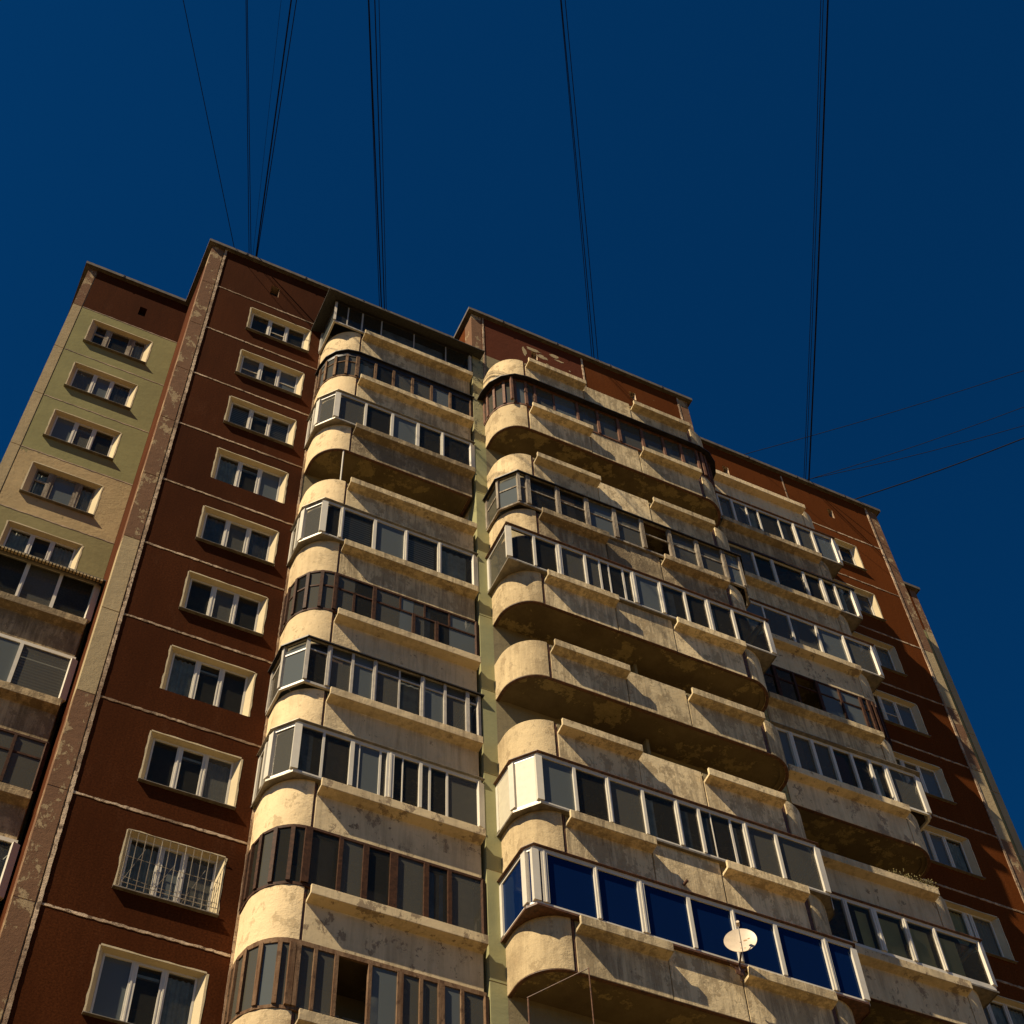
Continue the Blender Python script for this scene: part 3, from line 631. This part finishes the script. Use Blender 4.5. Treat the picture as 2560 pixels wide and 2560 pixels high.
def glazing(S, s, k, g, slab):
    z = zj(k); y = S['y']; f = S['f']
    P = gpath(S, g['shape'])
    zt = z + H - .275 if k > 2 else z + H - .34
    z0 = z + 1.003
    if g.get('tray'):
        q = MB(); inn = [(min(max(px, S['L'] + .42), S['R'] - .42), max(py, f + .42) if 0 < i_ < len(P) - 1 else y - .001) for i_, (px, py) in enumerate(P)]; q.ribbon(trimpath(P, .05, y), inn, z0, z0 + .018); q.ribbon(trimpath(P, .052, y), trimpath(P, .048, y), z0 - .03, z0 + .02)
        q.build('sill_tray', 'greytin' if s != 'C' or k != 10 else 'tin', slab); z0 += .02
        q = MB(); q.ribbon(trimpath(P, .09, y), trimpath(P, -.10, y), zt - .014, zt); q.build('head_flashing', 'tin' if s != 'B' else 'greytin', slab); zt -= .016
    if g.get('topf'):
        q = MB(); q.ribbon(trimpath(P, .14, y), trimpath(P, -.10, y), zt - .02, zt); q.build('head_flashing', 'greytin', slab); zt -= .022
    if g['shape'] == 'arc' and 0: pass
    hd = g.get('header', .10 if g['mat'] == 'white' else .06)
    lr = g.get('lowrail', .07)
    F = MB(); to, ti = .025, -.035
    fr_o, fr_i = trimpath(P, to, y), trimpath(P, ti, y)
    F.ribbon(fr_o, fr_i, z0, z0 + lr); 
    if g.get('header', 0) > .15:
        q = MB(); q.ribbon(trimpath(P, .02, y), trimpath(P, -.02, y), zt - hd, zt); q.build('header_board', 'darkmetal', slab)
    else: F.ribbon(fr_o, fr_i, zt - hd, zt)
    za, zb = z0 + lr, zt - hd
    pf = f if g['shape'] == 'arc' else min(p[1] for p in P)
    # posts at the corners of the plan
    w = .05 if g['mat'] in ('white',) else .04
    for i, (px, py) in enumerate(P):
        if i in (0, len(P) - 1): yy = y - .05
        else: yy = py
        # direction average
        a = P[max(i - 1, 0)]; b = P[min(i + 1, len(P) - 1)]
        if i in (0, len(P) - 1): F.box(px - .04, px + .04, y - .10, y - .003, za, zb); continue
        ang = math.atan2(b[1] - a[1], b[0] - a[0]); ca, sa = math.cos(ang), math.sin(ang)
        ww = w * (1.5 if g['mat'] == 'white' else 1.0)
        poly = [(px + ca * u - sa * v, py + sa * u + ca * v) for u, v in ((-ww, -.055), (ww, -.055), (ww, .04), (-ww, .04))]
        F.prism(poly, za, zb)
    # extra sash posts on bay sides
    if g['mat'] == 'white' and S['lc'] and not g.get('white'):
        (ax, ay), (bx, by) = P[0], P[1]
        if g['shape'] == 'bay3':
            ty = ay + (by - ay) * .62; F.box(ax - .05, ax + .04, ty - .05, ty + .05, za, zb)
    for m_ in g['mul']:
        x, wd = m_[0], m_[1] / 2 * (.68 if g['mat'] in ('white', 'steel') else .8)
        a, b = (za, zb) if len(m_) < 3 else (max(za, z + m_[2]), min(zb, z + m_[3]))
        if wd < .03: F.box(x - wd, x + wd, pf - .02, pf + .03, a, b)
        else:
            F.box(x - wd, x + wd, pf - .052, pf + .038, a, b)
            if g['mat'] in ('white', 'steel') and wd > .045: F.box(x - wd * .25, x + wd * .25, pf - .066, pf - .052, a, b)
            if g['mat'] == 'oldgrey':
                for q in (-.6, 0, .6): F.box(x + wd * q - .012, x + wd * q + .012, pf - .068, pf - .052, a, b)
    opens = g.get('open', [])
    for tz in g.get('trans', []):
        xs = [P[1][0] if len(P) > 3 else P[0][0]] + [P[-2][0]]
        F.ribbon(trimpath(P, .02, y), trimpath(P, -.02, y), z + tz - .025, z + tz + .025)
    if g.get('transarc'):
        pl = [p for p in P if p[0] < S['x0'] + .05]; F.ribbon(off(pl, .02), off(pl, -.02), z + g['transarc'] - .02, z + g['transarc'] + .02)
    F.build('glazing_frame', g['mat'], slab)
    # glass
    Q = [MB()]
    pts = P
    gv = [g['glass'], 'dirtyglass', 'greyglass'] if g['glass'] != 'blueglass' and (s, k) != ('D', 9) else [g['glass']] * 3 if 1 else ['blueglass'] * 3
    rs = random.Random(hash_(s, k))
    xs_m = sorted(m_[0] for m_ in g['mul'] if m_[1] > .05)
    def seg(a, b):
        l = math.hypot(b[0] - a[0], b[1] - a[1])
        if l < .02: return
        cuts = [a[0]] + [x for x in xs_m if a[0] + .1 < x < b[0] - .1] + [b[0]] if b[0] - a[0] > 1 else [a[0], b[0]]
        for x0_, x1_ in zip(cuts, cuts[1:]):
            t0 = (x0_ - a[0]) / (b[0] - a[0]) if abs(b[0] - a[0]) > 1e-6 else 0; t1 = (x1_ - a[0]) / (b[0] - a[0]) if abs(b[0] - a[0]) > 1e-6 else 1
            y0_, y1_ = a[1] + (b[1] - a[1]) * t0, a[1] + (b[1] - a[1]) * t1
            dy = rs.uniform(-.006, .006)
            Q[-1].face([(x0_, y0_ + dy, za), (x1_, y1_, za), (x1_, y1_, zb), (x0_, y0_ + dy, zb)], rs.choice((0, 0, 0, 1, 1, 2)))
            if b[0] - a[0] > 1 and rs.random() < .38 and g['glass'] != 'blueglass' and (s, k) not in (('B', 2), ('D', 9)):
                ex.append((x0_ + .03, x0_ + .03 + (x1_ - x0_ - .06) * rs.choice((.4, .7, 1)), rs.choice(('greycurtain', 'greycurtain', 'bluecurtain', 'curtain', 'brownboard'))))
    ex = []
    for a, b in zip(pts, pts[1:]):
        if b[0] - a[0] > 1.5:       # the long front
            x = a[0]
            for (oa, ob) in opens: seg((x, a[1]), (oa, a[1])); x = ob; Q.append(MB())
            seg((x, a[1]), b)
        elif g.get('white') and b[0] < S['x0']: continue
        else: seg(a, b)
    for q in Q:
        if q.f: q.build('glass', gv, slab, recalc=False)
    if g.get('white'):      # opaque white infill panels round the left bay
        q = MB(); pl = P[:3]; q.ribbon(off(pl, .02), off(pl, -.01), za, zb); q.build('infill_panel', 'infill', slab)
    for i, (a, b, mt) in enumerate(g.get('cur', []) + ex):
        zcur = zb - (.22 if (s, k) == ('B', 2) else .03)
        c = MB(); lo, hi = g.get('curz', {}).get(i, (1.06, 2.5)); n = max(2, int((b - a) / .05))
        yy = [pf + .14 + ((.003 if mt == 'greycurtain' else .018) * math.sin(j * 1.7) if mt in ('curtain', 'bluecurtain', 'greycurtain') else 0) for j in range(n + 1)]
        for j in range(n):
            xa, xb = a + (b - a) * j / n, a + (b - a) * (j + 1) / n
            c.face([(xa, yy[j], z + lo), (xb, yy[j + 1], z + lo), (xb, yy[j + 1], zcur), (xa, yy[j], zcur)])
        c.build({'blind_or_reflection': 'blind_or_reflection', 'curtain': 'curtain', 'bluecurtain': 'curtain', 'greycurtain': 'curtain', 'yellow': 'blind_or_reflection'}.get(mt, 'board'), mt, slab)  # yellow sheets are painted reflections; slatted ones are real blinds
    if g.get('canopy'):
        co = g.get('co', .22); q = MB(); po = trimpath(P, co, y); pi_ = trimpath(P, -.02, y); n = len(P)
        jag = [random.uniform(-.02, .03) for _ in range(n)]
        for j in range(n - 1):
            m_ = max(1, int((po[j + 1][0] - po[j][0]) / .5))
            for u in range(m_):
                t0, t1 = u / m_, (u + 1) / m_
                A = [po[j][c] + (po[j + 1][c] - po[j][c]) * t0 for c in (0, 1)]; B = [po[j][c] + (po[j + 1][c] - po[j][c]) * t1 for c in (0, 1)]
                Cc = [pi_[j][c] + (pi_[j + 1][c] - pi_[j][c]) * t1 for c in (0, 1)]; Dd = [pi_[j][c] + (pi_[j + 1][c] - pi_[j][c]) * t0 for c in (0, 1)]
                dz = random.uniform(-.012, .012) if 0 < u else 0
                zo = zt - .02 - co * .35
                q.face([(*A, zo), (*B, zo), (*Cc, zt - .003), (*Dd, zt - .003)]); q.face([(*A, zo + .012), (*B, zo + .012), (*Cc, zt + .006), (*Dd, zt + .006)])
                q.face([(*A, zo - .025), (*B, zo - .025), (*B, zo + .012), (*A, zo + .012)])
        q.build('canopy', g['canopy'], slab)
        if s == 'A' and g['canopy'] == 'corrug':
            q = MB(); x = S['L']
            while x < S['R']:
                yv = f - .04 - co - .015; q.xprism([(yv - .02, zt - .22), (yv - .02, zt - .16), (yv + .06, zt - .08), (yv + .06, zt - .22)], x, x + .055); x += .082
            q.build('corrugated_visor', 'pilcream', slab)
BAL = {}
for s, ks in (('A', range(7, 17)), ('B', range(2, 17)), ('C', range(2, 17)), ('D', range(2, 17))):
    for k in ks:
        if s == 'A' and k > 12: continue
        if k > 13: continue
        BAL[s, k] = balcony(s, k)
q = MB(); q.tube([(12.60, -2.36, zj(9) + .02), (12.63, -2.52, zj(9) + .05)], .035, 8); q.build('drain_spout', 'tin', BAL['C', 9])
# support pole on the open left balcony
q = MB(); q.tube([(4.80, -1.13, zj(5) + 1.0), (4.80, -1.13, zj(4) - .25)], .022, 8); q.build('pole', 'white', BAL['B', 5])
# clothes line frame of the open balcony under the blue glazing
q = MB(); zz = zj(11)
q.tube([(9.1, -1.9, zz + 2.05), (9.95, -2.75, zz + 2.35)], .010, 6); q.tube([(9.95, -2.75, zz + .9), (9.95, -2.75, zz + 2.36)], .011, 6); q.tube([(9.95, -2.75, zz + .95), (9.95, -2.4, zz + .95)], .014, 6); q.tube([(9.12, -1.9, zz + .9), (9.12, -1.9, zz + 2.06)], .016, 6)
q.build('clothesline_frame', 'tin', BAL['C', 11])

# ------------------------------------------------------------ satellite dish
n = Vector((-.55, -.78, .18)).normalized(); up = Vector((0, 0, 1)); u = up.cross(n).normalized(); v = n.cross(u)
cpos = Vector((13.33, -2.95, zj(10) + 1.16))
dish = thing('satellite_dish', (13.40, -2.66, ZO + zj(10) + .70), 'round cream satellite dish with rust marks fixed under the blue glazed balcony', 'satellite dish')
q = MB(); RR = .325; rings = 9; seg = 36; vv = []
for side in (0, 1):
    for r in range(rings + 1):
        for t in range(seg):
            a = 2 * math.pi * t / seg; rr = RR * r / rings
            p = cpos + (u * math.cos(a) * 1.0 + v * math.sin(a) * 1.06) * rr + n * ((rr * rr) * .45 - .02 - side * .008); vv.append(tuple(p))
q.v = vv
for side in (0, 1):
    o0 = side * (rings + 1) * seg
    for r in range(rings):
        for t in range(seg):
            a = o0 + r * seg + t; b = o0 + r * seg + (t + 1) % seg; q.f.append((a, b, b + seg, a + seg)); q.mi.append(0)
o0 = rings * seg; o1 = o0 + (rings + 1) * seg
for t in range(seg): q.f.append((o0 + t, o0 + (t + 1) % seg, o1 + (t + 1) % seg, o1 + t)); q.mi.append(0)
q.build('reflector', 'dish', dish)
q = MB()
for (a, b, r) in ((.10, .02, .03), (-.02, -.2, .012), (.06, -.22, .012), (.17, .05, .02)):
    c = cpos + u * a + v * b; pts = [c + (u * math.cos(t) * r * 1.6 + v * math.sin(t) * r * .7) + n * ((c - cpos).length ** 2 * .45 - .016) for t in [i * .9 for i in range(7)]]
    q.face(pts)
q.build('rust_mark', 'rustspot', dish)
q = MB(); lnb = cpos + n * .34 - u * .0 + v * .10; base = cpos - v * .36 + n * .03
q.tube([base, cpos - v * .2 + n * .2, lnb], .011, 6); q.build('feed_arm', 'steel', dish)
q = MB(); q.tube([lnb - n * .05, lnb + n * .06], .035, 10); q.build('receiver', 'dish', dish)
q = MB(); wp = Vector((13.40, -2.66, zj(10) + .66)); q.tube([cpos - n * .02, cpos - n * .10 - v * .1, wp + Vector((0, -.02, .14)), wp], .02, 8); q.tube([wp + Vector((-.2, 0, .1)), wp, wp + Vector((.18, 0, .12))], .016, 6); q.tube([wp, wp + Vector((.02, .03, -.2))], .018, 6)
q.box(wp.x - .1, wp.x + .1, wp.y - .012, wp.y + .012, wp.z - .08, wp.z + .08); q.build('mounting_bracket', 'tin', dish)

# ------------------------------------------------------------ air conditioner, cardboard, weeds
ac = thing('air_conditioner', (9.75, -2.1, ZO + zj(8) + .8), 'white air conditioner unit with red sticker standing above rounded open balcony parapet', 'air conditioner')
q = MB(); z = zj(8); q.box(9.42, 10.22, -2.02, -1.72, z + .62, z + 1.22); q.build('casing', 'whitebox', ac, bevel=.02)
q = MB(); q.box(9.98, 10.17, -2.024, -2.021, z + 1.12, z + 1.18); q.build('sticker', 'red', ac)
q = MB(); 
for i in range(7): q.tube([(9.62 + .17 * (i + 1) / 7 * math.cos(t), -2.025, z + .9 + .24 * (i + 1) / 7 * math.sin(t)) for t in [j * math.pi / 10 for j in range(21)]], .004, 4)
q.build('fan_guard', 'steel', ac)
for lx in (9.5, 10.12):
    for ly in (-1.98, -1.76):
        q = MB(); q.tube([(lx, ly, z - .04), (lx, ly, z + .62)], .02, 6); q.build('leg', 'steel', ac)
q = MB((0, 0, 0)); z = zj(6) + ZO
for i, (x, zz, a) in enumerate(((16.25, z + 1.03, .1), (16.22, z + 1.27, -.15))):
    q2 = MB((0, 0, 0)); q2.box(x, x + .26, -2.05, -1.75, zz, zz + .22); o = q2.build('cardboard_box', 'card', None, bevel=.006)
    fl = MB((0, 0, 0)); fl.box(x + .01, x + .25, -2.054, -2.051, zz + .09, zz + .13); o['_o'] = (0, 0, 0); t_ = fl.build('tape', 'brownboard', o)
    tag(o, ('lower' if i == 0 else 'upper') + ' orange box of the two stacked behind white balcony glazing', 'box', 'boxes stored behind the balcony glazing')
q = MB(); z = zj(8) + .78
for i in range(260):
    x = 19.35 + 1.35 * random.random() ** .8; yb = -1.36 + random.uniform(-.03, .06); hgt = random.uniform(.10, .34); dx, dy = random.uniform(-.12, .12), random.uniform(-.10, .04); ww = .006
    a = (x, yb, z); b = (x + dx * .4, yb + dy * .4, z + hgt * .6); c = (x + dx, yb + dy, z + hgt)
    q.face([(a[0] - ww, a[1], a[2]), (a[0] + ww, a[1], a[2]), (b[0] + ww, b[1], b[2]), (b[0] - ww, b[1], b[2])]); q.face([(b[0] - ww, b[1], b[2]), (b[0] + ww, b[1], b[2]), c])
    if random.random() < .5: q.face([(c[0] - .014, c[1], c[2] - .02), (c[0] + .014, c[1] - .01, c[2] - .01), (c[0], c[1], c[2] + .03)])
o = q.build('weeds', 'grass'); o['kind'] = 'stuff'; tag(o, 'dry weeds growing in the planter of an open balcony', 'weeds')

# ------------------------------------------------------------ overhead cables
ZC = 28.05
def cable(a, b, r, label, group, sag=.25, ext=60., back=.9, n=40):
    a = Vector((a[0], a[1], ZC)); b = Vector((b[0], b[1], ZC)); d = (a - b).normalized(); L0 = (a - b).length
    pts = []
    for i in range(n + 1):
        t = -back + (L0 + ext + back) * (i / n) ** 1.6
        p = b + d * t; 
        if t > 0: p = p + Vector((0, 0, -sag * math.sin(min(1, t / L0) * math.pi)))
        pts.append(p)
    pts[0] = pts[0] + Vector((0, 0, -.14)); pts.insert(0, pts[0] + Vector((0, 0, -.48)) - d * .05)
    q = MB(); q.tube(pts, r, 5); o = q.build('overhead_cable', 'cable'); tag(o, label, 'cable', group)
import json
CAB = [
    ((-3.421, -7.018), (0.683, -0.08), 0.009, 'thin leftmost cable slanting from left roof corner', 'cables crossing the sky', 0.0),
    ((-1.726, -7.804), (1.193, -0.079), 0.009, 'pair of upright thin cables above left roof corner', 'upright pair of cables', 0.0),
    ((-1.692, -7.82), (1.262, -0.078), 0.009, 'pair of upright thin cables above left roof corner', 'upright pair of cables', 0.0),
    ((-0.775, -8.246), (1.323, -0.075), 0.004, 'faintest hair thin cable between upright pair and thick slanting cable', 'cables crossing the sky', 0.0),
    ((-0.5, -8.374), (1.428, -0.092), 0.018, 'thick cable slanting right from left roof corner', 'cables crossing the sky', 0.0),
    ((-0.357, -8.44), (1.46, -0.091), 0.011, 'thinner cable just right of thick slanting cable', 'cables crossing the sky', 0.0),
    ((1.584, -9.341), (5.816, -0.107), 0.009, 'thin first cable of bundle rising over left balcony stack', 'bundle of cables over the left balcony stack', 0.0),
    ((1.598, -9.347), (5.889, -0.107), 0.016, 'thickest cable of bundle rising over left balcony stack', 'bundle of cables over the left balcony stack', 0.0),
    ((1.763, -9.424), (5.99, -0.121), 0.013, 'middle cable of bundle rising over left balcony stack', 'bundle of cables over the left balcony stack', 0.0),
    ((1.876, -9.476), (6.059, -0.119), 0.008, 'rightmost thin cable of bundle over left balcony stack', 'bundle of cables over the left balcony stack', 0.0),
    ((6.827, -11.774), (13.203, -1.39), 0.009, 'leftmost cable of bundle leaning over centre roof', 'bundle of cables over the centre roof', 0.25),
    ((6.849, -11.784), (13.269, -1.42), 0.011, 'middle cable of bundle leaning over centre roof', 'bundle of cables over the centre roof', 0.25),
    ((6.956, -11.834), (13.45, -1.382), 0.01, 'rightmost cable of bundle leaning over centre roof', 'bundle of cables over the centre roof', 0.25),
    ((14.002, -15.104), (22.591, -0.094), 0.009, 'leftmost thin cable of bundle over right roof', 'bundle of cables over the right roof', 0.15),
    ((14.069, -15.135), (22.65, -0.12), 0.009, 'second thin cable of bundle over right roof', 'bundle of cables over the right roof', 0.15),
    ((14.197, -15.195), (22.786, -0.124), 0.022, 'thick rightmost cable of bundle over right roof', 'bundle of cables over the right roof', 0.15),
    ((27.332, -7.17), (20.096, -0.138), 0.009, 'highest of the thin cables fanning out to the right edge', 'cables crossing the sky', 0.15),
    ((28.22, -5.948), (22.825, -0.199), 0.009, 'upper of two thin cables starting at thick bundle foot', 'cables crossing the sky', 0.15),
    ((28.681, -5.313), (22.825, -0.199), 0.009, 'lower of two thin cables starting at thick bundle foot', 'cables crossing the sky', 0.15),
    ((29.0, -4.874), (24.776, -0.076), 0.017, 'thick lowest cable running to the right edge', 'cables crossing the sky', 0.1)]
for c in CAB: cable(c[0], c[1], c[2] * 1.35, *c[3:])
for o in sc.objects:
    if '_o' in o: del o['_o']
